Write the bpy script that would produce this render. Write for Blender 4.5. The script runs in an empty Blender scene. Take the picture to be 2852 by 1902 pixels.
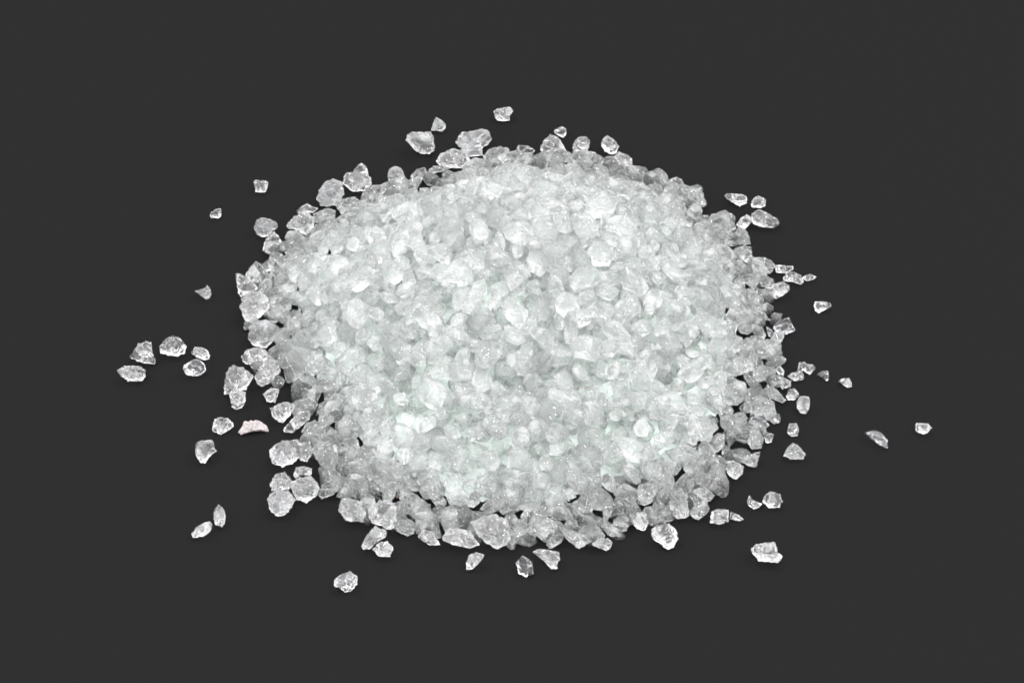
import bpy, math, random
import numpy as np
from mathutils import Vector, Matrix

# ------------------------------------------------------------------ camera, light, exposure
S = bpy.context.scene
MM = 0.001
PXMM = 0.070 * MM            # one pixel of the photograph is about 0.07 mm on the table
W, H = 2852, 1902
ELEV = math.radians(43)
DIST = 0.42
cam_d = bpy.data.cameras.new('camera')
cam = bpy.data.objects.new('camera', cam_d)
S.collection.objects.link(cam)
cam_d.sensor_width = 36.0
cam_d.lens = 36.0 * DIST / (W * PXMM)
cam_d.clip_start = 0.01
cam_d.clip_end = 50.0
CAM = Vector((0, -DIST * math.cos(ELEV), DIST * math.sin(ELEV)))
cam.location = CAM
cam.rotation_euler = (math.pi / 2 - ELEV, 0, 0)
S.camera = cam
CR = Vector((1, 0, 0))
CU = Vector((0, math.sin(ELEV), math.cos(ELEV)))
CF = Vector((0, math.cos(ELEV), -math.sin(ELEV)))

TOP_LEVEL = 2.95
world = bpy.data.worlds.new("World")
S.world = world
world.use_nodes = True
wn = world.node_tree
wn.nodes.clear()
wo = wn.nodes.new('ShaderNodeOutputWorld')
bg = wn.nodes.new('ShaderNodeBackground')
# made-up white surround for contrast in the glass: bright overhead, striped darker sides
def wmath(op, a, b=None, c=None):
    n = wn.nodes.new('ShaderNodeMath'); n.operation = op
    for i, v in enumerate((a, b, c)):
        if v is None: continue
        if isinstance(v, (int, float)): n.inputs[i].default_value = v
        else: wn.links.new(v, n.inputs[i])
    return n.outputs[0]
wt = wn.nodes.new('ShaderNodeTexCoord')
wx = wn.nodes.new('ShaderNodeSeparateXYZ')
wn.links.new(wt.outputs['Generated'], wx.inputs[0])
az = wmath('ARCTAN2', wx.outputs['Y'], wx.outputs['X'])
pan = wmath('SINE', wmath('MULTIPLY', az, 5.0))
pan = wmath('MULTIPLY_ADD', pan, 2.5, 1.0); 
cl = wn.nodes.new('ShaderNodeClamp'); wn.links.new(pan, cl.inputs[0])
zz = wx.outputs['Z']
top = wn.nodes.new('ShaderNodeMapRange'); top.interpolation_type = 'SMOOTHSTEP'
wn.links.new(zz, top.inputs[0])
top.inputs[1].default_value = 0.62; top.inputs[2].default_value = 0.72; top.inputs[3].default_value = 0.0; top.inputs[4].default_value = 1.0
side = wmath('MULTIPLY_ADD', cl.outputs[0], 1.8, 0.95)
inv = wmath('SUBTRACT', 1.0, top.outputs[0])
lvl = wmath('ADD', wmath('MULTIPLY', side, inv), wmath('MULTIPLY', top.outputs[0], TOP_LEVEL))
bg.inputs['Color'].default_value = (0.99, 0.985, 1.0, 1)
wn.links.new(lvl, bg.inputs['Strength'])
wn.links.new(bg.outputs[0], wo.inputs[0])

def area_light(name, loc, size, power, sy=None):
    l = bpy.data.lights.new(name, 'AREA')
    l.energy = power
    l.size = size
    if sy:
        l.shape = 'RECTANGLE'; l.size_y = sy
    o = bpy.data.objects.new(name, l)
    o.location = loc
    o.rotation_euler = (-Vector(loc)).to_track_quat('-Z', 'Y').to_euler()
    S.collection.objects.link(o)
    return o
LIGHTS = [((-0.9, 0.6, 1.9), 0.2, 13), ((1.0, 0.5, 1.8), 0.2, 13), ((0.1, -1.0, 2.0), 0.22, 13)]
for lc, sz, pw in LIGHTS:
    area_light('added_glint_lamp', lc, sz, pw)  # small lamps added to put glints on the glass

S.view_settings.view_transform = 'Standard'
S.view_settings.look = 'None'
S.view_settings.exposure = 0.0
S.view_settings.gamma = 1.0
S.render.engine = 'CYCLES'
cy = S.cycles
cy.max_bounces = 26
cy.transmission_bounces = 26
cy.glossy_bounces = 10
cy.diffuse_bounces = 4
cy.caustics_reflective = True
cy.caustics_refractive = True
cy.sample_clamp_indirect = 6
cy.blur_glossy = 0.2
cy.use_denoising = True
cy.use_adaptive_sampling = False

# ------------------------------------------------------------------ materials
def mat_new(name):
    m = bpy.data.materials.new(name)
    m.use_nodes = True
    nt = m.node_tree
    nt.nodes.clear()
    return m, nt

def glass_material(name, tint, rough, frost, bump=0.5, scale=1.0, deep=0.00034, milk=(0.80, 0.81, 0.81)):
    """clear glass whose fracture faces carry frosted patches and shell-like ripples"""
    m, nt = mat_new(name)
    N = nt.nodes.new; L = nt.links.new
    out = N('ShaderNodeOutputMaterial')
    tc = N('ShaderNodeNewGeometry')
    # shell ripples, hackle streaks and sharp creases
    wav = N('ShaderNodeTexWave')
    wav.wave_type = 'BANDS'
    wav.bands_direction = 'DIAGONAL'
    wav.inputs['Scale'].default_value = 330 * scale
    wav.inputs['Distortion'].default_value = 14
    wav.inputs['Detail'].default_value = 2.5
    wav.inputs['Detail Scale'].default_value = 0.9
    def noise(sc, det, ro, vec):
        n = N('ShaderNodeTexNoise')
        n.inputs['Scale'].default_value = sc; n.inputs['Detail'].default_value = det; n.inputs['Roughness'].default_value = ro
        L(vec, n.inputs['Vector'])
        return n.outputs['Fac']
    def mth(op, a, b=None, c=None):
        n = N('ShaderNodeMath'); n.operation = op
        for i, v in enumerate((a, b, c)):
            if v is None: continue
            if isinstance(v, (int, float)): n.inputs[i].default_value = v
            else: L(v, n.inputs[i])
        return n.outputs[0]
    P_ = tc.outputs['Position']
    L(P_, wav.inputs['Vector'])
    mp = N('ShaderNodeMapping'); mp.inputs['Scale'].default_value = (1.0, 4.5, 1.8); mp.inputs['Rotation'].default_value = (0.4, 0.7, 0.9)
    L(P_, mp.inputs['Vector'])
    def crease(n):
        return mth('ABSOLUTE', mth('MULTIPLY_ADD', n, 2.0, -1.0))
    c1 = crease(noise(640 * scale, 2.5, 0.55, P_))
    c2 = crease(noise(360 * scale, 3, 0.6, mp.outputs[0]))
    fine = noise(2600 * scale, 3, 0.6, P_)
    hgt = mth('ADD', mth('MULTIPLY', c1, 1.0), mth('MULTIPLY', c2, 0.55))
    hgt = mth('ADD', hgt, mth('MULTIPLY', wav.outputs['Fac'], 0.16))
    hgt = mth('ADD', hgt, mth('MULTIPLY', fine, 0.22))
    patch = noise(330 * scale, 5, 0.65, P_)
    bp = N('ShaderNodeBump')
    bp.inputs['Strength'].default_value = bump
    bp.inputs['Distance'].default_value = deep
    L(hgt, bp.inputs['Height'])
    ramp = N('ShaderNodeValToRGB')
    ramp.color_ramp.elements[0].position = 0.53
    ramp.color_ramp.elements[1].position = 0.62
    L(patch, ramp.inputs['Fac'])
    rr = N('ShaderNodeMath'); rr.operation = 'MULTIPLY_ADD'
    L(ramp.outputs['Color'], rr.inputs[0]); rr.inputs[1].default_value = 0.14
    rr.inputs[2].default_value = rough
    gl = N('ShaderNodeBsdfPrincipled')
    gl.inputs['Base Color'].default_value = (*tint, 1)
    gl.inputs['Transmission Weight'].default_value = 1
    gl.inputs['IOR'].default_value = 1.5
    L(rr.outputs[0], gl.inputs['Roughness'])
    L(bp.outputs[0], gl.inputs['Normal'])
    df = N('ShaderNodeBsdfDiffuse'); df.inputs['Color'].default_value = (*milk, 1)
    tr = N('ShaderNodeBsdfTranslucent'); tr.inputs['Color'].default_value = (*milk, 1)
    L(bp.outputs[0], df.inputs['Normal'])
    mx0 = N('ShaderNodeMixShader'); mx0.inputs[0].default_value = 0.5
    L(df.outputs[0], mx0.inputs[1]); L(tr.outputs[0], mx0.inputs[2])
    fr = N('ShaderNodeMath'); fr.operation = 'MULTIPLY_ADD'
    L(ramp.outputs['Color'], fr.inputs[0]); fr.inputs[1].default_value = frost
    fr.inputs[2].default_value = frost * 0.28
    mx = N('ShaderNodeMixShader')
    L(fr.outputs[0], mx.inputs[0]); L(gl.outputs[0], mx.inputs[1]); L(mx0.outputs[0], mx.inputs[2])
    L(mx.outputs[0], out.inputs['Surface'])
    return m

M_CLEAR = glass_material('clear_glass', (1.0, 1.0, 1.0), 0.0, 0.03, 0.95, deep=0.00036)
M_DARK = glass_material('thin_clear_glass', (0.93, 0.93, 0.95), 0.0, 0.0, 0.4, deep=0.00012)
M_MID = glass_material('crushed_glass', (0.995, 1.0, 0.998), 0.0, 0.08, 1.0, deep=0.00042)
M_FROST = glass_material('frosted_glass', (0.99, 0.995, 0.995), 0.03, 0.34, 0.9)
M_HEAP = glass_material('heap_glass', (0.986, 1.0, 0.9925), 0.0, 0.26, 0.9, milk=(0.885, 0.90, 0.89))
M_HEAPF = glass_material('heap_frosted_glass', (0.986, 1.0, 0.9925), 0.02, 0.34, 0.9, milk=(0.86, 0.875, 0.865))

def dull_material(name, c1, c2, scale):
    m, nt = mat_new(name)
    N = nt.nodes.new; L = nt.links.new
    out = N('ShaderNodeOutputMaterial'); b = N('ShaderNodeBsdfPrincipled')
    tc = N('ShaderNodeTexCoord'); nz = N('ShaderNodeTexNoise')
    nz.inputs['Scale'].default_value = scale; nz.inputs['Detail'].default_value = 6
    nz.inputs['Roughness'].default_value = 0.7
    L(tc.outputs['Object'], nz.inputs['Vector'])
    r = N('ShaderNodeValToRGB')
    r.color_ramp.elements[0].position = 0.35; r.color_ramp.elements[1].position = 0.65
    r.color_ramp.elements[0].color = (*c1, 1); r.color_ramp.elements[1].color = (*c2, 1)
    L(nz.outputs['Fac'], r.inputs[0]); L(r.outputs[0], b.inputs['Base Color'])
    b.inputs['Roughness'].default_value = 0.8
    bp = N('ShaderNodeBump'); bp.inputs['Strength'].default_value = 0.6; bp.inputs['Distance'].default_value = 0.0002
    L(nz.outputs['Fac'], bp.inputs['Height']); L(bp.outputs[0], b.inputs['Normal'])
    L(b.outputs[0], out.inputs['Surface'])
    return m
M_CORE = dull_material('bright_heap_core', (0.78, 0.885, 0.83), (0.87, 0.93, 0.90), 900)  # opaque filler; light scattered among deeper grains is put into its pale colour
M_PINK = dull_material('pinkish_ceramic', (0.26, 0.225, 0.22), (0.42, 0.39, 0.385), 2200)
M_RUST = dull_material('brown_grit', (0.10, 0.07, 0.06), (0.20, 0.14, 0.12), 2500)

m, nt = mat_new('dark_grey_table')
o_ = nt.nodes.new('ShaderNodeOutputMaterial'); b_ = nt.nodes.new('ShaderNodeBsdfPrincipled')
GROUND = 0.0098
b_.inputs['Base Color'].default_value = (GROUND, GROUND, GROUND, 1)
b_.inputs['Roughness'].default_value = 1.0
b_.inputs['Specular IOR Level'].default_value = 0.0
nt.links.new(b_.outputs[0], o_.inputs[0])
M_TABLE = m

# ------------------------------------------------------------------ table
me = bpy.data.meshes.new('tabletop')
me.from_pydata([(2 * math.cos(a * math.pi / 32), 2 * math.sin(a * math.pi / 32), 0) for a in range(64)], [], [tuple(range(64))])
table = bpy.data.objects.new('ground', me)
me.materials.append(M_TABLE)
table['kind'] = 'structure'
table['label'] = 'plain matte dark grey surface under the glass'
S.collection.objects.link(table)

# ------------------------------------------------------------------ the heap's form
def ray(px, py):
    d = CF * DIST + CR * ((px - W / 2) * PXMM) + CU * ((H / 2 - py) * PXMM)
    return d.normalized()
def on_ground(px, py, z=0.0):
    d = ray(px, py)
    return CAM + d * ((z - CAM.z) / d.z)
def project(p):
    v = p - CAM
    z = v.dot(CF)
    return (W / 2 + v.dot(CR) / z * DIST / PXMM, H / 2 - v.dot(CU) / z * DIST / PXMM)

# outline of the dense heap on the table, in photograph pixels
FOOT = [(725, 850), (745, 940), (765, 1040), (880, 1130), (900, 1220), (945, 1310), (1020, 1385), (1140, 1440), (1330, 1475),
        (1520, 1475), (1700, 1455), (1890, 1390), (2005, 1300), (2075, 1190), (2115, 1080), (2130, 960), (2110, 850), (2065, 745),
        (2005, 665), (1905, 582), (1805, 525), (1690, 488), (1530, 470), (1390, 478), (1240, 512), (1120, 552), (1000, 580), (915, 630), (800, 715)]
CEN = on_ground(1440, 905)
_fa = []
for p in FOOT:
    g = on_ground(*p) - CEN
    _fa.append((math.atan2(g.y, g.x), g.length))
_fa.sort()
_an = np.array([a for a, r in _fa]); _rd = np.array([r for a, r in _fa])
_an = np.concatenate([_an[-1:] - 2 * math.pi, _an, _an[:1] + 2 * math.pi])
_rd = np.concatenate([_rd[-1:], _rd, _rd[:1]])
RM = float(_rd.mean())
HEAP_H = 0.41 * RM
def foot_r(a):
    return np.interp(a, _an, _rd)
def lump(x, y):
    return 0.0012 * (np.sin(x * 210 + 1.3) * np.cos(y * 170 - 0.4) + 0.6 * np.sin(x * 380 + y * 330))
def heap_z(x, y):
    dx = x - CEN.x; dy = y - CEN.y
    s = np.hypot(dx, dy) / foot_r(np.arctan2(dy, dx))
    k = np.clip(1 - s, 0, 1)
    sc_ = np.clip(s, 0, 1)
    z = HEAP_H * (0.45 * (1 - sc_ ** 2.1) + 0.55 * np.cos(sc_ * math.pi / 2) ** 1.7) + lump(x, y) * np.minimum(1, k * 3)
    # the small hollow in the front of the heap
    hx, hy = HOLLOW
    z = z - 0.0016 * np.exp(-(((x - hx) / 0.004) ** 2 + ((y - hy) / 0.006) ** 2))
    return np.where(s < 1, np.maximum(z, 0), 0.0)
HOLLOW = (99.0, 99.0)
def hit(px, py):
    """where the line of sight through a photograph pixel meets the heap or the table"""
    d = ray(px, py)
    t = (0.035 - CAM.z) / d.z
    while True:
        p = CAM + d * t
        if p.z <= float(heap_z(p.x, p.y)) or p.z <= 0:
            return p
        t += 0.0001
_h = hit(1455, 1010)
HOLLOW = (_h.x, _h.y)
def heap_n(x, y):
    e = 0.002
    gx = float(heap_z(x + e, y) - heap_z(x - e, y)) / (2 * e)
    gy = float(heap_z(x, y + e) - heap_z(x, y - e)) / (2 * e)
    g = math.hypot(gx, gy); k = min(1.0, 0.7 / g) if g > 0 else 1.0
    return Vector((-gx * k, -gy * k, 1)).normalized()

# ------------------------------------------------------------------ broken-glass shapes
def icosphere(n):
    import bmesh
    bm = bmesh.new(); bmesh.ops.create_icosphere(bm, subdivisions=n, radius=1)
    v = np.array([x.co[:] for x in bm.verts]); f = np.array([[q.index for q in p.verts] for p in bm.faces])
    bm.free()
    v /= np.linalg.norm(v, axis=1)[:, None]
    return v, f
ICO = {n: icosphere(n) for n in (3, 4, 5)}

def unit(rng):
    v = rng.normal(size=3); return v / np.linalg.norm(v)

def rock_factor(d, rng, nplanes=11, scoops=3, chips=14, rough=0.0):
    """radius of a broken lump in each direction d: facets, hollow shell-like scoops and fine chatter"""
    r = np.full(len(d), 1.0)
    for i in range(nplanes):
        n = unit(rng); dist = rng.uniform(0.50, 0.82)
        c = d @ n
        pl = np.where(c > 0.05, dist / np.maximum(c, 0.05), 9.0)
        r = np.minimum(r, pl)
    for i in range(chips):                                   # small chipped facets on the corners
        n = unit(rng); dist = rng.uniform(0.78, 0.95)
        c = d @ n
        r = np.minimum(r, np.where(c > 0.05, dist / np.maximum(c, 0.05), 9.0))
    for i in range(scoops):
        n = unit(rng); w = rng.uniform(0.25, 0.55); a = rng.uniform(0.06, 0.2)
        ang = np.arccos(np.clip(d @ n, -1, 1))
        r = r - a * np.clip(1 - (ang / w) ** 2, 0, 1)
    for k, amp in ((3.0, 0.022), (8.0, 0.012), (19.0, 0.009), (38.0, rough)):
        w1, w2, w3 = unit(rng) * k, unit(rng) * k, unit(rng) * k
        r = r + amp * (np.sin(d @ w1 + rng.uniform(0, 6)) * np.sin(d @ w2 + rng.uniform(0, 6)) + 0.5 * np.sin(d @ w3 * 1.7))
    return r

def free_rock(rng, n=3, planes=None):
    """a grain: mean radius about 1, lying flat-ish"""
    v, f = ICO[n]
    r = rock_factor(v, rng, planes or rng.integers(6, 11), rng.integers(0, 3))
    p = v * r[:, None]
    p *= np.array([rng.uniform(1.05, 1.45) * (1.35 if rng.random() < 0.12 else 1), rng.uniform(0.8, 1.1), rng.uniform(0.6, 0.92)])
    ext = (p.max(0) - p.min(0)) / 2
    p = (p - (p.max(0) + p.min(0)) / 2) / math.sqrt(ext[0] * ext[1])
    return p, f

def shard(rng):
    """an angular broken grain with flat cleaved faces and sharp edges"""
    import bmesh
    n = int(rng.integers(13, 26))
    ax = np.array([rng.uniform(1.05, 1.5), rng.uniform(0.8, 1.1), rng.uniform(0.55, 0.9)])
    pts = []
    while len(pts) < n:
        q = unit(rng) * rng.uniform(0.82, 1.06)
        if all(np.linalg.norm(q - o) > 0.33 for o in pts): pts.append(q)
        elif rng.random() < 0.02: n -= 1
    bm = bmesh.new()
    for q in pts: bm.verts.new(q * ax)
    h = bmesh.ops.convex_hull(bm, input=bm.verts)
    bmesh.ops.delete(bm, geom=[e for e in h['geom_interior'] if isinstance(e, bmesh.types.BMVert)], context='VERTS')
    bmesh.ops.bevel(bm, geom=bm.edges[:], offset=0.035, segments=1, affect='EDGES', clamp_overlap=True)
    bmesh.ops.triangulate(bm, faces=bm.faces)
    bm.normal_update()
    bm.verts.index_update()
    p = np.array([x.co[:] for x in bm.verts]); f = np.array([[q.index for q in g.verts] for g in bm.faces])
    bm.free()
    ext = (p.max(0) - p.min(0)) / 2
    p = (p - (p.max(0) + p.min(0)) / 2) / math.sqrt(ext[0] * ext[1])
    return p, f

def outline_rock(poly, rng, thick, n=5):
    """a lump whose outline, seen along its own z axis, is the polygon; domed and facetted to both sides"""
    v, f = ICO[n]
    P = np.array(poly)
    phi = np.arctan2(v[:, 1], v[:, 0])
    rho = np.zeros(len(v))
    c, s = np.cos(phi), np.sin(phi)
    for i in range(len(P)):
        a, b = P[i], P[(i + 1) % len(P)]
        e = b - a
        den = c * e[1] - s * e[0]
        den = np.where(np.abs(den) < 1e-12, 1e-12, den)
        t = (a[0] * e[1] - a[1] * e[0]) / den
        u = (a[0] * s - a[1] * c) / den
        ok = (t > 0) & (u >= -1e-6) & (u <= 1 + 1e-6)
        rho = np.where(ok, np.maximum(rho, t), rho)
    rho = np.where(rho <= 0, np.median(rho[rho > 0]), rho)
    rho *= 1 + 0.022 * np.sin(phi * 9 + rng.uniform(0, 6)) + 0.018 * np.sin(phi * 17 + rng.uniform(0, 6)) + 0.016 * np.sign(np.sin(phi * rng.integers(10, 15) + rng.uniform(0, 6)))
    k = rock_factor(v, rng, 10, 5, 26, 0.012) * 1.12
    for fr, am in ((5.0, 0.13), (9.0, 0.08), (16.0, 0.04)):      # creased fracture faces, front and back
        w1 = unit(rng) * fr; w2 = unit(rng) * fr
        k = k - am * np.abs(np.sin(v @ w1 + rng.uniform(0, 6) + 0.6 * np.sin(v @ w2)))
    k = k + 0.12
    w = np.clip(np.abs(v[:, 2]) * 1.7, 0, 1)            # the outline itself keeps its place
    k = 1 + (k - 1) * w
    lat = np.sqrt(np.clip(1 - v[:, 2] ** 2, 0, 1))
    flat = np.where(lat > 0, np.minimum(1, lat ** 0.8), 0)
    p = np.stack([flat * rho * c * k, flat * rho * s * k, np.sign(v[:, 2]) * np.abs(v[:, 2]) ** 0.9 * thick * k], 1)
    # random shear so that front and back are not mirror images
    p[:, 0] += p[:, 2] * rng.uniform(-0.15, 0.15) * (1 - lat)
    p[:, 2] += thick * 0.12 * np.sin(p[:, 0] / rho.max() * 2 + rng.uniform(0, 6)) * 1.0
    return p, f

def to_mesh(name, p, f, mat, smooth=True):
    me = bpy.data.meshes.new(name)
    me.vertices.add(len(p)); me.vertices.foreach_set('co', np.ascontiguousarray(p, dtype=np.float32).ravel())
    nf = len(f)
    me.loops.add(nf * 3); me.loops.foreach_set('vertex_index', f.astype(np.int32).ravel())
    me.polygons.add(nf)
    me.polygons.foreach_set('loop_start', np.arange(0, nf * 3, 3, dtype=np.int32))
    me.polygons.foreach_set('loop_total', np.full(nf, 3, dtype=np.int32))
    me.polygons.foreach_set('use_smooth', np.full(nf, smooth, dtype=bool))
    me.update(calc_edges=True)
    me.materials.append(mat)
    return me

def tag(o, label, cat, group=None, kind=None):
    o['label'] = label
    if cat: o['category'] = cat
    if group: o['group'] = group
    if kind: o['kind'] = kind

# ------------------------------------------------------------------ chips traced one by one
# view windows of the photograph: origin and enlargement
V = {'A': (300, 250, 2.61375), 'B': (1000, 250, 2.61375), 'C': (1700, 400, 2.61375), 'D': (300, 800, 2.61375),
     'E': (500, 1200, 2.61375), 'F': (1200, 1200, 2.351), 'G': (1800, 900, 2.61375), 'M': (1000, 800, 2.61375)}
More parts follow.
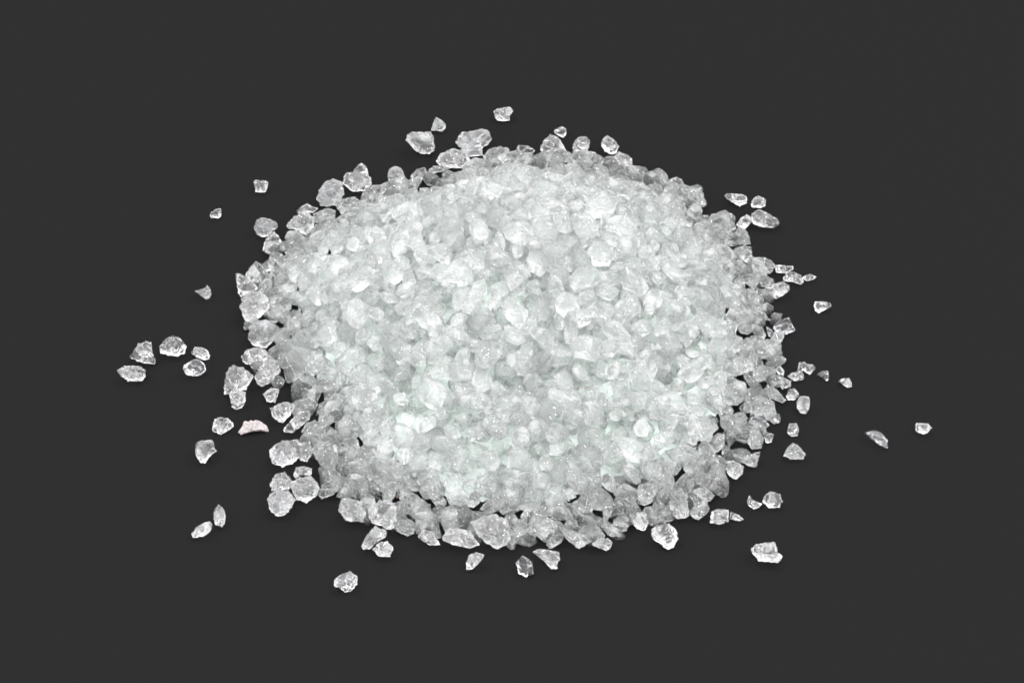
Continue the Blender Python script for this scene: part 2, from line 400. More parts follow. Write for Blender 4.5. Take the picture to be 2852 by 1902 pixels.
# window | look (c clear, m mid, f frosted, p pink, r brown) | label | outline
CHIPS = '''
A|m|small butterfly-shaped glass chip with notched top, alone at upper left|1060,672 1078,655 1110,662 1150,662 1170,678 1155,735 1140,750 1078,745 1070,700
A|m|tiny angular glass chip far out at upper left, below the butterfly-shaped one|748,895 790,868 826,863 826,920 808,937 746,933
A|f|round frosty glass chip with one pointed side, resting against a triangular chip|1068,985 1090,945 1130,932 1190,945 1225,965 1242,998 1205,1025 1165,1065 1125,1075 1085,1050 1070,1020
A|c|triangular clear chip with dark bands under the round frosty chip at left|1126,1175 1140,1110 1175,1045 1215,1033 1245,1065 1266,1108 1220,1150 1150,1168
A|m|small teardrop glass chip pointing left, alone beyond the left edge of heap|632,1466 700,1445 725,1423 745,1445 755,1490 740,1518 718,1526 680,1500
A|c|peaked clear chip standing outside the heap's left edge, above its rounded twin|1028,1300 1080,1247 1125,1275 1142,1310 1090,1345 1050,1380 1020,1350
A|m|rounded chip tucked under the peaked clear chip on the left edge|1060,1385 1090,1340 1140,1312 1182,1345 1180,1400 1140,1417
A|c|tall dark-looking clear chip with flat top at the heap's leftmost edge|930,1340 965,1340 1020,1370 1060,1395 1095,1455 1020,1480 970,1510 950,1480
D|m|big round glass lump with dark speckled middle on the leftmost edge of heap|965,150 975,90 1010,45 1060,25 1130,40 1165,80 1178,150 1130,200 1080,240 1010,265 990,220
A|c|dome-shaped clear grain with dark streaks on the left edge, upper side|1168,1240 1185,1195 1230,1178 1270,1195 1315,1255 1320,1290 1200,1310 1170,1290
A|m|wide grain between the streaked dome grain and the oval grain at left|1290,1190 1310,1160 1370,1145 1430,1155 1475,1220 1460,1275 1390,1300 1330,1260 1295,1210
A|f|pale oval grain at the upper left edge, right of the triangular banded chip|1288,1080 1310,1030 1380,1022 1430,1060 1450,1095 1420,1130 1370,1150 1310,1130
A|m|large pointed grain directly above the pale oval grain at upper left|1298,995 1340,940 1390,905 1450,890 1505,930 1500,1020 1470,1068 1420,1050 1380,1020 1320,1012
A|m|small spiky grain on top of the large pointed grain, upper left edge|1372,885 1410,850 1452,828 1490,850 1540,860 1500,895 1440,895 1390,900
A|f|large rounded frosty lump at the upper left corner of the heap|1520,790 1545,720 1590,665 1660,650 1710,680 1720,760 1680,830 1610,850 1550,845
A|m|squarish grain right of the large rounded frosty lump, upper left corner|1715,640 1740,605 1800,600 1870,610 1918,640 1920,690 1860,740 1780,740 1715,690
A|c|clear grain with a peak on top of the squarish grain, upper left corner|1785,600 1820,550 1848,533 1885,560 1900,620 1880,640 1830,610
A|m|flat grey grain between the squarish corner grain and the oval standing grain|1870,740 1920,695 2000,690 2045,710 2000,780 1950,810 1880,795
A|f|frosty round grain right of the pale oval grain at upper left|1445,1120 1490,1070 1550,1070 1575,1130 1570,1180 1500,1205 1450,1180
A|m|grain with a dark fold lying under the large rounded frosty lump|1650,830 1720,790 1800,780 1850,820 1830,880 1760,900 1680,880
A|f|pale grain between the large pointed grain and the dark-folded grain|1500,900 1600,860 1660,880 1650,960 1560,980 1500,960
A|m|grain with a smooth grey window, above the frosty round grain at upper left|1490,1060 1510,980 1600,970 1630,1010 1580,1060 1520,1075
B|m|lone glass chip farthest back at the top of the picture|978,165 1000,140 1050,132 1090,125 1120,140 1122,160 1098,190 1095,225 1040,230 1000,222
B|f|small bright triangular chip above the large whorled chip at the back|523,300 540,240 560,200 600,222 625,245 634,275 605,307 560,298
B|f|large flat chip with a round whorl mark lying behind the heap|343,370 352,325 400,308 530,310 545,370 550,445 510,465 460,467 410,445 375,405
B|f|largest six-sided chip sticking up at the back of the heap|707,380 745,315 830,300 905,283 950,310 967,355 935,405 885,430 800,435 730,420
B|f|blocky grain supporting the six-sided chip at the back|735,425 890,420 905,480 800,490 760,460
B|m|mound-shaped sparkling chip left below the six-sided chip at the back|558,525 590,470 680,428 740,440 790,480 805,520 760,570 680,570 600,560
B|m|domed grey grain right of the six-sided chip at the back|905,480 950,430 1030,412 1095,430 1090,500 1050,535 970,540 915,515
B|c|low clear grain peeking over the back edge, near the middle|1145,435 1160,403 1230,408 1285,445 1240,480 1170,470
B|c|tiny dark round chip floating just off the tallest back-edge grain|1415,308 1440,280 1480,268 1510,285 1508,330 1485,350 1450,335
B|m|tall pointed grain at the back edge beneath the tiny dark round chip|1315,440 1345,370 1395,325 1450,345 1485,400 1510,450 1440,450 1370,470
B|m|upright oval grain standing on a wide grain at the back right|1555,420 1570,375 1600,345 1650,340 1682,370 1670,430 1625,465 1570,450
B|f|wide pale grain carrying the upright oval grain at the back right|1530,500 1560,450 1640,440 1720,455 1740,500 1690,550 1590,555
B|c|diamond-shaped clear chip with dark centre at the back right|1760,400 1775,360 1803,332 1860,365 1892,415 1870,465 1835,473 1790,450
B|c|dark clear grain on the back right edge below the diamond-shaped chip|1850,490 1890,455 1950,470 1985,500 1993,550 1930,560 1870,540
B|f|rounded grain with a grey spot at the right end of the back edge|1920,560 1990,548 2030,580 2043,625 1990,640 1935,620
B|m|oval grain standing alone on the upper left back edge|208,635 218,580 260,555 310,572 332,625 330,695 280,700 225,680
B|c|grey leaning grain right of the lone standing oval grain at back|362,690 380,620 420,580 480,565 498,600 480,640 430,680
B|m|low flat grain lying beneath the mound-shaped sparkling chip|498,590 540,555 620,550 670,575 600,600 520,610
B|f|rounded frosty grain on the back crest below the six-sided chip|750,570 790,515 850,495 920,510 980,540 960,600 850,620 770,610
B|f|smooth frosty grain on the back crest below the low clear grain|1075,520 1090,455 1150,440 1210,460 1230,510 1160,540
B|f|rounded pale grain on the back crest in front of the tall pointed grain|1370,470 1420,425 1480,430 1520,480 1520,530 1430,530
C|c|flat arrowhead chip pointing left, uppermost of the chips at upper right|830,380 850,362 970,370 998,400 990,435 940,457 890,430 855,405
C|m|small five-sided chip right of the flat arrowhead chip at upper right|1022,440 1040,400 1072,378 1132,405 1128,455 1095,470 1030,465
C|m|large speckled egg-shaped chip at upper right, farthest right of its cluster|1028,520 1050,490 1095,480 1150,510 1218,550 1220,595 1180,612 1110,610 1050,590 1022,560
C|c|narrow slanting chip touching the left end of the speckled egg-shaped chip|918,590 950,540 995,517 1018,530 1030,570 985,620 930,610
C|m|small rounded grain rising from the upper right edge of the heap|752,525 790,495 835,482 865,500 878,540 850,560 800,570 765,555
C|m|small bridging chip between the rounded edge grain and the slanting chip|830,590 870,572 918,600 910,635 860,643 835,625
C|m|shield-shaped chip hanging below the narrow slanting chip at right|908,640 930,615 985,620 1010,670 1022,735 980,740 935,730 915,690
C|m|tooth-shaped chip tapering to a point at the right edge|900,765 970,742 1025,755 1033,810 1028,900 1005,890 960,840 915,800
C|m|large rounded chip right of the tooth-shaped chip|1038,870 1055,828 1120,828 1170,850 1205,890 1180,930 1135,955 1080,930 1045,905
C|c|flat bow-tie chip attached right of the large rounded chip at right|1195,900 1215,880 1290,890 1335,890 1330,920 1270,945 1210,940
C|c|dark clear chip below the flat bow-tie chip at right|1255,985 1285,935 1340,935 1390,960 1408,1010 1385,1025 1320,1005 1270,1005
C|c|thin needle sliver ending in a point at the far tip of right chips|1400,970 1450,948 1505,970 1480,990 1430,1000 1405,990
C|c|boxy bright-rimmed chip with dark centre off the right edge|1160,1060 1200,1020 1250,1002 1300,1030 1305,1065 1260,1105 1200,1132 1170,1100
C|c|lone wedge-shaped chip to the right, above the dark smooth chip|1480,1180 1487,1150 1550,1148 1605,1160 1605,1190 1555,1215 1515,1237 1490,1215
C|k|darkest smooth four-sided chip close to the right edge of heap|1185,1350 1200,1310 1260,1280 1300,1265 1320,1310 1347,1360 1290,1385 1225,1400
C|m|long grain on the right edge under the tooth-shaped chip|912,985 960,955 1060,938 1080,980 1060,1030 990,1025
C|m|bright-ridged grain between the long edge grain and the boxy chip|1075,970 1130,960 1185,985 1200,1030 1160,1058 1100,1040
C|c|dark curved grain lying under the long right-edge grain|860,990 920,1000 980,1045 960,1080 900,1070
C|m|flat grain with a pointed right end below the bright-ridged grain|980,1060 1040,1045 1110,1060 1140,1105 1090,1110 1000,1095
C|c|dark half-round grain below the flat pointed grain at right|1000,1100 1060,1090 1110,1120 1133,1180 1125,1225 1070,1190 1020,1140
C|m|slanting grain with a sharp right corner on the right edge of heap|1000,1200 1060,1180 1120,1230 1165,1285 1110,1290 1040,1270
C|c|narrow curved grain against the darkest smooth chip at right|1130,1330 1170,1350 1210,1405 1190,1425 1150,1400
C|f|broad rounded lump bulging out at the rightmost edge of the heap|1030,1480 1080,1430 1180,1420 1240,1450 1250,1530 1200,1590 1100,1560
C|c|peaked clear grain in the middle of the upper right shoulder|415,290 430,260 480,242 520,260 538,300 500,340 440,330
C|m|tiny pointed grain left of the peaked clear grain on upper right shoulder|355,270 378,240 412,262 400,290 370,295
C|m|rounded upright grain at the right end of the upper right shoulder|590,310 640,297 672,320 670,380 640,420 590,390 570,350
C|c|small clear grain under the upright shoulder grain, upper right|560,460 600,440 660,455 665,500 620,515 575,495
C|c|small square grain between peaked and upright grains, upper right shoulder|535,330 560,315 590,325 575,380 545,380
C|c|narrow grain stuck to the right side of the upright shoulder grain|640,360 680,360 685,410 660,455 630,440
C|f|pale rounded grain at the left end of the upper right shoulder|280,300 330,285 380,310 380,380 320,400 285,360
C|m|low flat grain left of the small rounded grain on upper right edge|640,520 700,520 755,545 740,570 670,560
C|f|large flat sparkling grain on the upper right slope near the edge|600,590 680,560 790,590 850,640 850,700 760,700 650,640
C|c|clear grain in the dark notch left of the tooth-shaped chip|900,900 930,840 960,840 985,900 970,940 930,950
D|m|leftmost chip of all, oval and smooth, lying flat|70,605 120,572 180,570 235,578 272,600 272,660 240,683 145,683 120,660 85,635
D|c|boot-shaped clear chip above the leftmost oval chip|163,505 200,445 225,410 280,393 318,400 325,480 348,540 335,555 250,548 190,525
D|c|speckled domed chip, highest of the five chips at far left|375,435 410,385 460,355 510,362 550,395 573,440 560,480 510,502 440,495 385,478
D|c|small oval chip touching a rounder chip, rightmost of five at far left|615,465 635,435 680,435 720,450 743,490 738,525 700,530 650,510 620,490
D|k|dark rounded chip under the small oval chip at far left|550,570 600,540 640,520 680,535 710,570 713,605 680,635 630,647 570,635 553,600
D|m|large five-sided loose chip left of the heap, above a small oval one|850,720 865,630 880,590 910,567 985,585 1030,620 1063,652 1030,700 1010,740 900,778 848,775
D|c|small oval chip hanging below the large five-sided loose chip at left|885,780 930,750 1003,758 1003,830 980,875 935,892 905,870
D|c|clear sparkling chip just left of the pink opaque flake|760,1035 775,965 810,945 880,955 900,975 922,1010 880,1040 825,1072 765,1045
D|p|opaque pinkish white flake with ragged top edge, left of the heap|952,1055 975,1020 995,972 1020,978 1040,968 1060,972 1085,966 1110,975 1135,992 1168,1015 1165,1055 1120,1046 1050,1050 1000,1064 965,1080
D|c|knobbly clear chip below left of the pink flake|640,1150 655,1120 700,1112 765,1112 770,1150 790,1190 740,1235 710,1280 675,1275 640,1220
D|c|clear lying grain under the left edge's big pale block|975,500 1010,455 1080,435 1140,450 1180,500 1120,560 1010,560 980,540
D|m|large wedge grain pointing left beside the large five-sided loose chip|1070,645 1120,560 1180,500 1240,540 1260,610 1200,680 1130,722 1085,700
D|c|dark smooth grain just below the left-pointing wedge grain|1130,775 1190,730 1250,740 1240,780 1220,840 1160,830
D|c|dark cupped grain at the lower left edge above a slanting oval|1185,880 1240,850 1300,830 1370,860 1330,930 1270,990 1205,950 1190,910
D|c|slanting elongated clear grain right of the pink flake|1280,1030 1340,960 1400,900 1480,900 1470,960 1410,1010 1340,1060 1290,1055
D|m|very large oval lump lying below right of the pink flake|1175,1210 1190,1165 1260,1120 1380,1108 1420,1140 1405,1230 1350,1280 1270,1307 1200,1280
D|c|small clear grain joining the very large oval lump to the next|1400,1180 1410,1130 1480,1120 1490,1210 1450,1270 1400,1260
D|m|large rounded grain second to the right of the very large oval lump|1480,1180 1520,1130 1620,1110 1670,1160 1680,1250 1650,1320 1590,1330 1530,1270
D|m|striped oval grain right of the slanting elongated grain, lower left|1410,1050 1440,990 1510,965 1580,1010 1590,1070 1530,1120 1450,1090
D|f|milky dome-shaped grain lying inside the lower left edge|1545,970 1570,870 1620,820 1690,830 1720,880 1755,950 1700,985 1600,985
D|f|big pale block on the left edge under the dark speckled lump|1025,370 1030,290 1090,240 1180,240 1230,300 1200,400 1150,445 1060,425
D|m|smooth grain right of the dark speckled lump on the left edge|1155,30 1200,0 1300,0 1330,60 1290,150 1220,130
D|m|shell-marked grain at the lower left, above a clear leaf-shaped chip|1670,1310 1700,1270 1800,1260 1880,1300 1860,1380 1820,1440 1750,1400 1700,1370
D|c|small faceted clear chip left of the shell-marked grain|1575,1370 1610,1340 1670,1330 1710,1390 1680,1425 1630,1400
D|c|leaf-shaped clear chip with white lines at lower left|1530,1510 1560,1440 1610,1405 1660,1430 1685,1470 1640,1510 1560,1540
D|c|crown-shaped sparkling chip atop the loose cluster at lower left|1350,1370 1370,1310 1430,1300 1490,1320 1480,1370 1420,1365 1370,1390
D|m|left grain of the loose cluster under the crown-shaped chip|1180,1430 1220,1360 1290,1345 1340,1400 1320,1470 1250,1480 1195,1480
D|m|largest many-sided grain of the lower left loose cluster|1320,1430 1380,1390 1480,1370 1540,1440 1530,1510 1450,1568 1370,1540
E|f|smooth rounded white-edged grain at the bottom of the lower left cluster|640,485 670,450 720,430 800,440 845,500 800,580 750,622 700,615 655,570
E|m|upright narrow chip of the pair at the lower left|248,600 262,560 285,535 300,553 320,560 335,615 330,670 315,697 260,680 250,640
E|c|slanting oval chip of the pair at the lower left|88,750 120,700 180,665 215,657 240,680 225,730 180,765 95,778
E|c|lone jagged round chip lowest in the picture|1123,1085 1170,1045 1240,1020 1298,1060 1290,1120 1245,1168 1205,1170 1160,1135 1130,1140
E|c|small dark chip between the leaf-shaped chip and the ridged oval below|1137,480 1165,430 1215,410 1248,430 1240,480 1190,490
E|m|ridged oval chip lying separate at the lower left of heap|1155,570 1180,490 1240,485 1310,510 1355,600 1340,660 1215,655 1180,610
E|c|large dark ribbed grain pointing left on the lower left edge|1310,470 1380,400 1360,370 1500,310 1550,360 1570,440 1500,490 1400,540 1340,510
E|c|clear lump with bright white stripes below the dark ribbed grain|1375,610 1400,550 1460,500 1540,500 1580,560 1570,660 1530,725 1470,690 1400,670
E|m|bent chip leaning left under the white-striped lump|1323,840 1360,760 1420,690 1510,730 1500,770 1420,820 1400,855 1340,862
E|c|rounded chip with bright spots, right and below the bent leaning chip|1405,860 1450,810 1510,800 1560,850 1530,915 1450,912
E|m|knobbed chip right of the white-striped lump at the front edge|1565,700 1600,650 1680,640 1735,690 1700,750 1660,765 1590,735
E|m|narrow upright grain above the knobbed front chip|1590,640 1595,520 1630,480 1665,490 1670,620 1630,650
E|c|dark V-shaped grain right of the narrow upright grain in front|1670,550 1720,510 1790,510 1830,540 1800,600 1750,630 1690,600
E|c|small spindle grain hanging below the dark V-shaped grain|1760,640 1800,590 1830,630 1800,710 1770,715
E|c|almond-shaped clear chip pointing right below the spindle grain|1730,765 1780,717 1850,735 1900,830 1820,830 1770,800
E|m|grain with a glossy dark hollow at the front left edge|1832,620 1840,560 1900,530 1990,580 2020,640 1985,700 1920,715 1860,680
E|f|pale wedge grain just right of the large dark ribbed grain|1530,370 1580,340 1680,350 1700,400 1650,480 1600,470
E|f|tall milky triangular grain on the front left slope near the edge|1745,440 1780,360 1850,320 1920,380 1940,460 1870,490 1780,495
F|c|long half-moon chip with scalloped face at the front|75,690 120,640 190,635 255,660 315,745 260,768 150,745 85,720
F|m|small rounded triangular chip, leftmost of three loose ones at the front|230,870 250,810 300,793 353,810 320,860 270,905 235,908
F|m|biggest lump of the front edge, round with dark speckled face|270,600 330,560 420,545 500,580 535,680 500,740 435,773 360,730 300,670
F|k|dark bottle-shaped chip, middle of three loose ones at the front|555,865 600,815 660,850 673,930 625,953 570,930 568,895
F|m|fan-shaped chip with long ridges, loose in front of the heap|660,790 720,770 835,790 848,835 825,870 830,895 790,905 740,850 690,810
F|c|small slanting chip above the fan-shaped chip|753,745 785,690 835,665 862,690 855,730 785,775
F|c|long dark chip tapering both ways, right of the small slanting chip|840,625 880,630 950,660 1030,690 1058,720 970,770 900,720 860,670
F|c|small bright chip with a pointed left end, right of long dark chip|1050,745 1095,700 1165,703 1190,730 1175,770 1150,782 1100,765
F|m|largest long slanting lump at the front edge, dark-lined, pointing right|870,560 880,480 960,455 1060,540 1125,570 1137,620 1090,665 980,668 920,620
F|m|square-cut grain with curved stripes at the middle of the front edge|640,610 660,560 730,545 800,580 830,640 760,690 640,685
F|c|grain wedged between the biggest front lump and the square-cut grain|530,640 570,580 630,570 635,670 570,695
F|m|tall narrow grain standing above the half-moon chip at the front|180,630 190,530 250,490 272,560 262,640 225,668 190,650
F|m|large domed grain with bright dotted middle at front right|1170,560 1180,470 1220,425 1300,420 1350,480 1330,560 1280,595 1200,590
F|c|small clear grain beneath the large domed grain at front right|1170,675 1175,610 1230,590 1300,610 1280,655 1200,670
F|c|streaked grain right of the large domed grain at front right|1305,590 1350,530 1410,540 1425,600 1400,655 1350,640
F|c|thin glass splinter lying above the round sparkling chip at front right|1437,620 1450,590 1500,580 1585,553 1540,600 1470,610
F|c|round sparkling chip below the thin splinter at front right|1440,650 1480,615 1550,605 1605,640 1618,700 1590,760 1545,777 1500,735 1455,710
F|m|upright rounded grain above the thin splinter at front right|1439,570 1445,490 1490,440 1530,480 1537,530 1510,580
F|m|tallest bottle-like grain hanging off the front right edge|1555,480 1580,400 1640,375 1675,410 1693,560 1620,577 1580,545
F|c|faceted gem-like chip right of the tallest bottle-like grain|1700,530 1740,470 1790,465 1828,500 1810,540 1750,583 1705,560
F|m|rounded grain above the faceted gem-like chip at front right|1725,420 1745,370 1800,365 1860,420 1830,460 1750,455
F|c|square clear chip with a bright cross-line at lower right|1828,600 1835,530 1880,508 1950,515 1948,590 1890,612
F|c|small triangular chip at the right side of the square crossed chip|1957,575 1960,525 2020,550 2050,580 2020,590
F|c|crescent-shaped chip left of the ring-like chip at lower right|2070,460 2085,420 2110,450 2170,475 2150,500 2115,512 2080,490
F|c|ring-like bright-rimmed chip with dark middle at lower right|2170,460 2190,415 2230,393 2290,415 2300,460 2280,500 2215,505
F|m|large turtle-shaped chip, lowest one at the right|2092,775 2130,740 2200,730 2258,728 2270,790 2303,820 2275,862 2150,852 2115,810
F|m|bright-lined triangular grain at the lower right edge of heap|1700,300 1740,250 1800,290 1850,350 1800,370 1730,350
F|m|heart-shaped grain with dark face on the lower right edge|1935,260 1930,200 1980,190 2050,230 2040,280 1995,320 1950,290
F|m|hanging rounded grain left of the heart-shaped grain, lower right|1810,250 1850,200 1925,220 1930,290 1870,340 1825,320
F|f|smooth grey matte shield-shaped grain on the right edge|2065,60 2090,0 2150,0 2180,50 2165,115 2100,120
F|m|angular grain under the smooth matte shield-shaped grain|2030,200 2100,150 2160,130 2130,240 2080,230
F|c|sparkling small grain at the right side of the matte shield-shaped grain|2180,30 2200,5 2247,20 2230,75 2195,80
F|c|dark glittering grain on the lower right slope, above a flat one|1400,350 1440,300 1530,310 1560,350 1480,385 1410,385
F|m|flat grain under the dark glittering grain at the front right|1410,410 1470,375 1550,370 1555,430 1470,435
F|c|small shiny grain above the streaked grain at front right|1345,470 1380,430 1440,420 1465,460 1400,490
F|f|rounded grain with dark rim inside the front left edge|100,430 150,380 220,385 265,420 250,480 180,500 120,480
F|f|large pale flat-sided grain on the front slope above the front's middle|280,400 300,300 400,270 450,330 400,390 330,430
G|c|left half of the touching pair of chips right of the heap|1100,350 1112,285 1160,282 1165,330 1130,355
G|c|right half of the touching pair of chips right of the heap|1160,295 1220,300 1232,330 1190,375 1150,350
G|m|small brick-shaped chip below the touching pair at right|1025,390 1060,360 1130,350 1148,375 1145,410 1080,422
G|k|small dark triangular chip right of the touching pair|1242,372 1280,350 1325,345 1328,410 1310,420 1280,390
G|c|small spiky chip beyond the small dark triangular chip at right|1402,425 1425,402 1480,400 1497,440 1495,468 1465,470 1430,445
G|m|rounded chip touching the heap's right edge, above an upright oval chip|1015,540 1040,480 1080,472 1115,515 1080,560 1035,560
G|m|upright oval chip with speckles just right of the heap|1095,570 1120,530 1180,530 1193,570 1185,620 1165,657 1130,660 1098,620
G|c|small barrel-shaped chip above the pyramid chip at right|1030,770 1040,730 1100,728 1111,770 1100,820 1055,825 1025,795
G|f|pyramid-shaped frosty chip at lower right of the heap|1000,960 1030,900 1068,870 1110,890 1158,950 1145,990 1050,990
G|k|feather-shaped dark ribbed sliver far out at right|1592,800 1660,778 1715,800 1753,850 1755,908 1700,885 1640,840
G|c|rightmost chip of all, small and angular|1960,760 1965,725 2050,728 2078,760 2050,795 2020,808 1965,790
G|m|large oval grain on the right edge above the dark ribbed grain|740,610 760,540 840,530 930,570 943,640 880,675 790,670 740,645
G|k|dark ribbed grain under the large oval grain on the right edge|745,690 800,675 850,690 900,740 860,770 760,740
G|c|small swirled grain right of the dark ribbed right-edge grain|850,680 930,645 975,665 975,720 930,735
G|m|bright knobby grain at the tip of the right edge|940,420 960,375 1010,400 1055,420 1050,465 990,480
G|m|long sparkling grain running along the right edge|830,510 880,450 950,480 1020,560 990,580 900,545
G|c|dark pointed grain above the bright knobby tip grain at right|930,330 975,310 1005,345 1000,385 960,370
G|c|clear grain with white dots left of the dark ribbed right-edge grain|640,690 690,675 738,680 730,730 680,740 645,720
G|m|smooth grey grain left of the dark pointed grain on right edge|730,340 790,330 840,370 820,440 750,430
F|p|tiny pinkish crumb on the corner of the bright-lined triangular grain|1820,350 1835,338 1850,345 1850,372 1828,370
E|r|tiny brown crumb wedged between front left grains|1575,470 1585,458 1597,470 1592,492 1580,490
M|r|tiny reddish brown speck on the front right slope of heap|1583,738 1592,726 1602,735 1600,748 1590,750
'''
MATS = {'c': M_CLEAR, 'm': M_MID, 'f': M_FROST, 'k': M_DARK, 'p': M_PINK, 'r': M_RUST}
placed = []          # (centre, radius) in space, for keeping heap grains clear of them
polys_px = []
rng0 = np.random.default_rng(7)
for i, line in enumerate(l for l in CHIPS.strip().split('\n') if l):
    win, look, label, pts = line.split('|')
    x0, y0, k = V[win]
    P = np.array([[float(q) for q in p.split(',')] for p in pts.split()]) / k + np.array([x0, y0])
    # area centroid
    x, y = P[:, 0], P[:, 1]; x2, y2 = np.roll(x, -1), np.roll(y, -1)
    cr = x * y2 - x2 * y; A = cr.sum() / 2
    c = np.array([((x + x2) * cr).sum(), ((y + y2) * cr).sum()]) / (6 * A)
    base = hit(*c)
    on_heap = base.z > 0.0003
    rng = np.random.default_rng(100 + i)
    size = math.sqrt(abs(A)) * PXMM
    thick = size * rng.uniform(0.38, 0.48) * ({'k': 0.75, 'p': 0.7}.get(look, 1))
    d = ray(*c)
    # axes of the lump: its outline faces the place the photo was taken from
    zax = -d; xax = CR - zax * CR.dot(zax); xax.normalize(); yax = zax.cross(xax)
    R = Matrix((xax, yax, zax)).transposed()
    depth = (base - CAM).dot(CF)
    sc = PXMM * depth / DIST
    Q = (P - c) * sc; Q[:, 1] *= -1
    p, f = outline_rock(Q, rng, thick, 4 if size < 0.0025 else 5)
    Rn = np.array(R)
    wp = p @ Rn.T
    if on_heap:
        nrm = heap_n(base.x, base.y)
        lift = thick * 0.45
        cen = base - d * lift
    else:
        cen = base.copy()
        low = (wp[:, 2] + cen.z).min()
        cen = cen - d * ((0.00003 - low) / (-d.z))
    name = {'p': 'ceramic_flake', 'r': 'brown_crumb'}.get(look, 'glass_chip')
    me = to_mesh(name, wp, f, MATS[look])
    o = bpy.data.objects.new(name, me)
    o.location = cen
    S.collection.objects.link(o)
    tag(o, label, {'p': 'ceramic flake', 'r': 'brown crumb'}.get(look, 'glass chip'),
        None if look in 'pr' else ('glass grains along the edge of the heap' if on_heap else 'loose glass chips around the heap'))
    placed.append((cen, size * 0.5))
    polys_px.append(P)

def inside_any(px, py, shrink=0.85):
    for P in polys_px:
        c = P.mean(0)
        Q = c + (P - c) * shrink
        if not (Q[:, 0].min() < px < Q[:, 0].max() and Q[:, 1].min() < py < Q[:, 1].max()):
            continue
        n = 0
        for i in range(len(Q)):
            a, b = Q[i], Q[(i + 1) % len(Q)]
            if (a[1] > py) != (b[1] > py) and px < (b[0] - a[0]) * (py - a[1]) / (b[1] - a[1]) + a[0]:
                n += 1
        if n % 2: return True
    return False

# ------------------------------------------------------------------ the large grains of the heap, one object each
rng = np.random.default_rng(33)
HOURS = {0: 'twelve', 1: 'one', 2: 'two', 3: 'three', 4: 'four', 5: 'five', 6: 'six', 7: 'seven', 8: 'eight', 9: 'nine', 10: 'ten', 11: 'eleven'}
RINGS = [(0.0, 1, 'at the very top of the heap'), (0.15, 6, "ringing the heap's summit"), (0.31, 12, "high on the heap's slope"),
         (0.47, 24, "upper middle of the heap's slope"), (0.63, 24, "lower middle of the heap's slope"), (0.79, 24, "low on the heap's slope"),
         (0.91, 24, "just above the heap's foot")]
big = []
def rot_to(nrm, spin):
    q = Vector((0, 0, 1)).rotation_difference(nrm)
    return q.to_matrix() @ Matrix.Rotation(spin, 3, 'Z')
for s, cnt, where in RINGS:
    for j in range(cnt):
        hour = j * 12.0 / cnt
        a = math.pi / 2 - hour / 12 * 2 * math.pi + rng.uniform(-0.05, 0.05)
        a = math.atan2(math.sin(a), math.cos(a))
        rr = (s + rng.uniform(-0.025, 0.025)) * float(foot_r(a)) if s else 0
        x = CEN.x + rr * math.cos(a); y = CEN.y + rr * math.sin(a)
        z = float(heap_z(x, y))
        rad = rng.uniform(0.0025, 0.0032) * (1.0 if s < 0.85 else 0.85)
        nrm = (heap_n(x, y) + Vector(rng.normal(size=3) * 0.22)).normalized()
        cen = Vector((x, y, z + 0.0011))
        px, py = project(cen)
        if inside_any(px, py, 1.1) or z < 0.001: continue
        sharp = rng.random() < 0.7
        p, f = shard(rng) if sharp else free_rock(rng, 4)
        M = np.array(rot_to(nrm, rng.uniform(0, 6.28)))
        wp = (p * rad) @ M.T
        ex = (p.max(0) - p.min(0)); asp = ex[0] / ex[1]
        q = rng.random()
        look = 'cloudy' if q < 0.4 else 'clear'
        shape = 'long' if asp > 1.55 else ('rounded' if asp < 1.25 else 'oval')
        h = int(hour); half = hour - h > 0.25
        clock = f"half past {HOURS[h]}" if half else f"{HOURS[h]} o'clock"
        label = f"large {shape} {look} glass grain {where}" + (f", at {clock}" if s else '')
        me = to_mesh('glass_grain', wp, f, M_HEAPF if look == 'cloudy' else M_HEAP, not sharp)
        o = bpy.data.objects.new('glass_grain', me)
        o.location = cen
        S.collection.objects.link(o)
        tag(o, label, 'glass grain', 'large glass grains lying on the heap')
        big.append((cen, rad * 0.8))

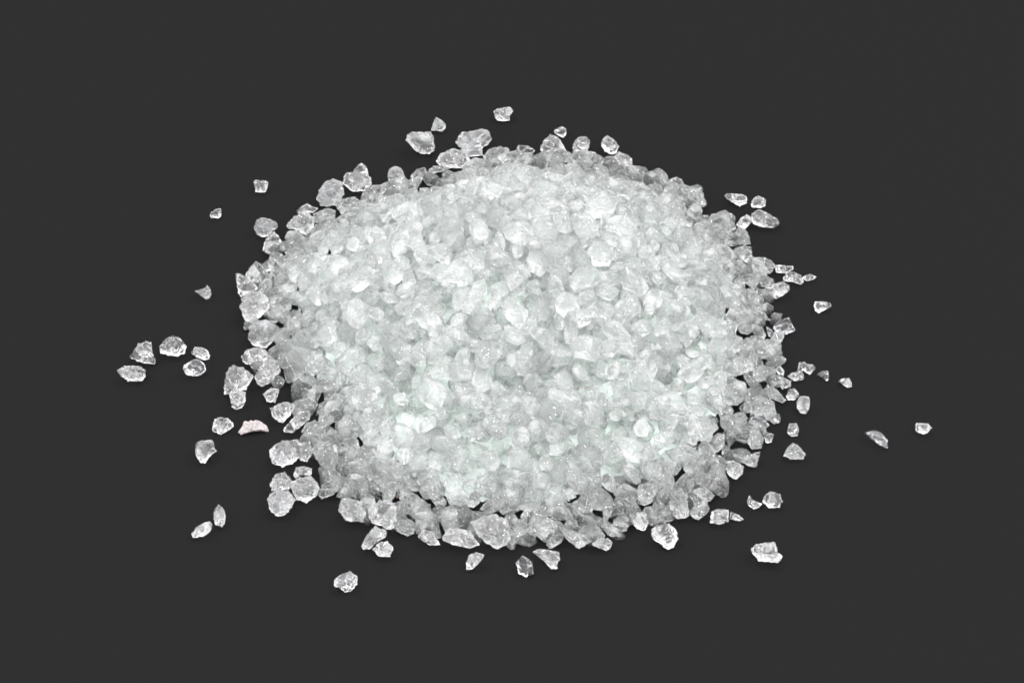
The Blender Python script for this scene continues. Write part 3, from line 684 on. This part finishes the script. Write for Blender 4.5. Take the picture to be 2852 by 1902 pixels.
# ------------------------------------------------------------------ the rest of the heap: grains nobody could count, over a made-up bright core
bank = [shard(rng) if i % 4 else free_rock(rng, 3) for i in range(80)]
VS, FS = [], []; off = 0
mats_idx = []
def add_grain(cen, rad, nrm):
    global off
    p, f = bank[rng.integers(len(bank))]
    M = np.array(rot_to(nrm, rng.uniform(0, 6.28)))
    VS.append((p * rad) @ M.T + np.array(cen)); FS.append(f + off); off += len(p)
    mats_idx.append(np.full(len(f), 2 if rng.random() < 0.25 else 0, dtype=np.int32))
ngr = 0
obst = np.array([[*c, r] for c, r in placed + big])
for layer, (sink, spacing, tries) in enumerate(((0.0006, 0.0033, 14000), (-0.0022, 0.0031, 9000), (-0.0048, 0.0034, 6000), (0.0002, 0.0027, 9000))):
    pts = []
    for t in range(tries):
        top_ = layer in (0, 3)
        a = rng.uniform(-math.pi, math.pi); s = math.sqrt(rng.random()) * (1.0, 1.06)[layer == 0]
        if layer == 3 and s < 0.84: continue
        rr = s * float(foot_r(a)); x = CEN.x + rr * math.cos(a); y = CEN.y + rr * math.sin(a)
        z = float(heap_z(x, y)) + sink
        rad = rng.uniform(0.0014, 0.0028) if layer < 3 else rng.uniform(0.0010, 0.0018)
        if pts:
            A_ = np.array(pts)
            if (((A_[:, 0] - x) ** 2 + (A_[:, 1] - y) ** 2 + (A_[:, 2] - z) ** 2) < (spacing * (0.75 + rad / 0.008) * (0.86 if s > 0.8 else 1)) ** 2).any(): continue
        c3 = np.array((x, y, z))
        if layer == 3 and len(keep0) and (((keep0 - (x, y, z)) ** 2).sum(1) < (0.0023 + rad * 0.4) ** 2).any(): continue
        if top_:
            dd = np.sqrt(((obst[:, :3] - c3) ** 2).sum(1))
            if (dd < obst[:, 3] * (1 if s < 0.8 else 0.7) + rad * (0.3 if s < 0.8 else 0.1)).any(): continue
            if s > 0.93 and inside_any(*project(Vector(c3)), 0.6 if s < 1 else 1.0): continue
        if z < rad * 0.45: 
            if not top_: continue
            z = rad * 0.5
        pts.append((x, y, z))
        nrm = (heap_n(x, y) + Vector(rng.normal(size=3) * 0.35)).normalized()
        add_grain((x, y, z), rad, nrm); ngr += 1
    if layer == 0: keep0 = np.array(pts)
print('heap grains', ngr, 'traced', len(placed), 'big', len(big))
# made-up core: a solid pale mound for deeper grains, brightening those above
nA, nR = 96, 40
mv = []; mf = []
for r_ in range(nR + 1):
    for a_ in range(nA):
        a = -math.pi + 2 * math.pi * a_ / nA
        s = 0.88 * r_ / nR
        rr = s * float(foot_r(a)); x = CEN.x + rr * math.cos(a); y = CEN.y + rr * math.sin(a)
        z = float(heap_z(x, y)) - (0.0070 - 0.0034 * max(0, (s - 0.45) / 0.4)) + rng.uniform(-0.0007, 0.0007)
        mv.append((x, y, max(z, -0.001)))
for r_ in range(nR):
    for a_ in range(nA):
        q = r_ * nA + a_; q1 = r_ * nA + (a_ + 1) % nA
        mf.append((q, q + nA, q1 + nA)); mf.append((q, q1 + nA, q1))
VS.append(np.array(mv)); FS.append(np.array(mf) + off); mats_idx.append(np.full(len(mf), 1, dtype=np.int32))
me = to_mesh('glass_granules', np.concatenate(VS), np.concatenate(FS), M_HEAP, False)
me.materials.append(M_CORE)
me.materials.append(M_HEAPF)
me.polygons.foreach_set('material_index', np.concatenate(mats_idx))
heap = bpy.data.objects.new('glass_granules', me)
S.collection.objects.link(heap)
tag(heap, 'mass of smaller crushed clear glass filling the heap between its larger grains', 'crushed glass', None, 'stuff')
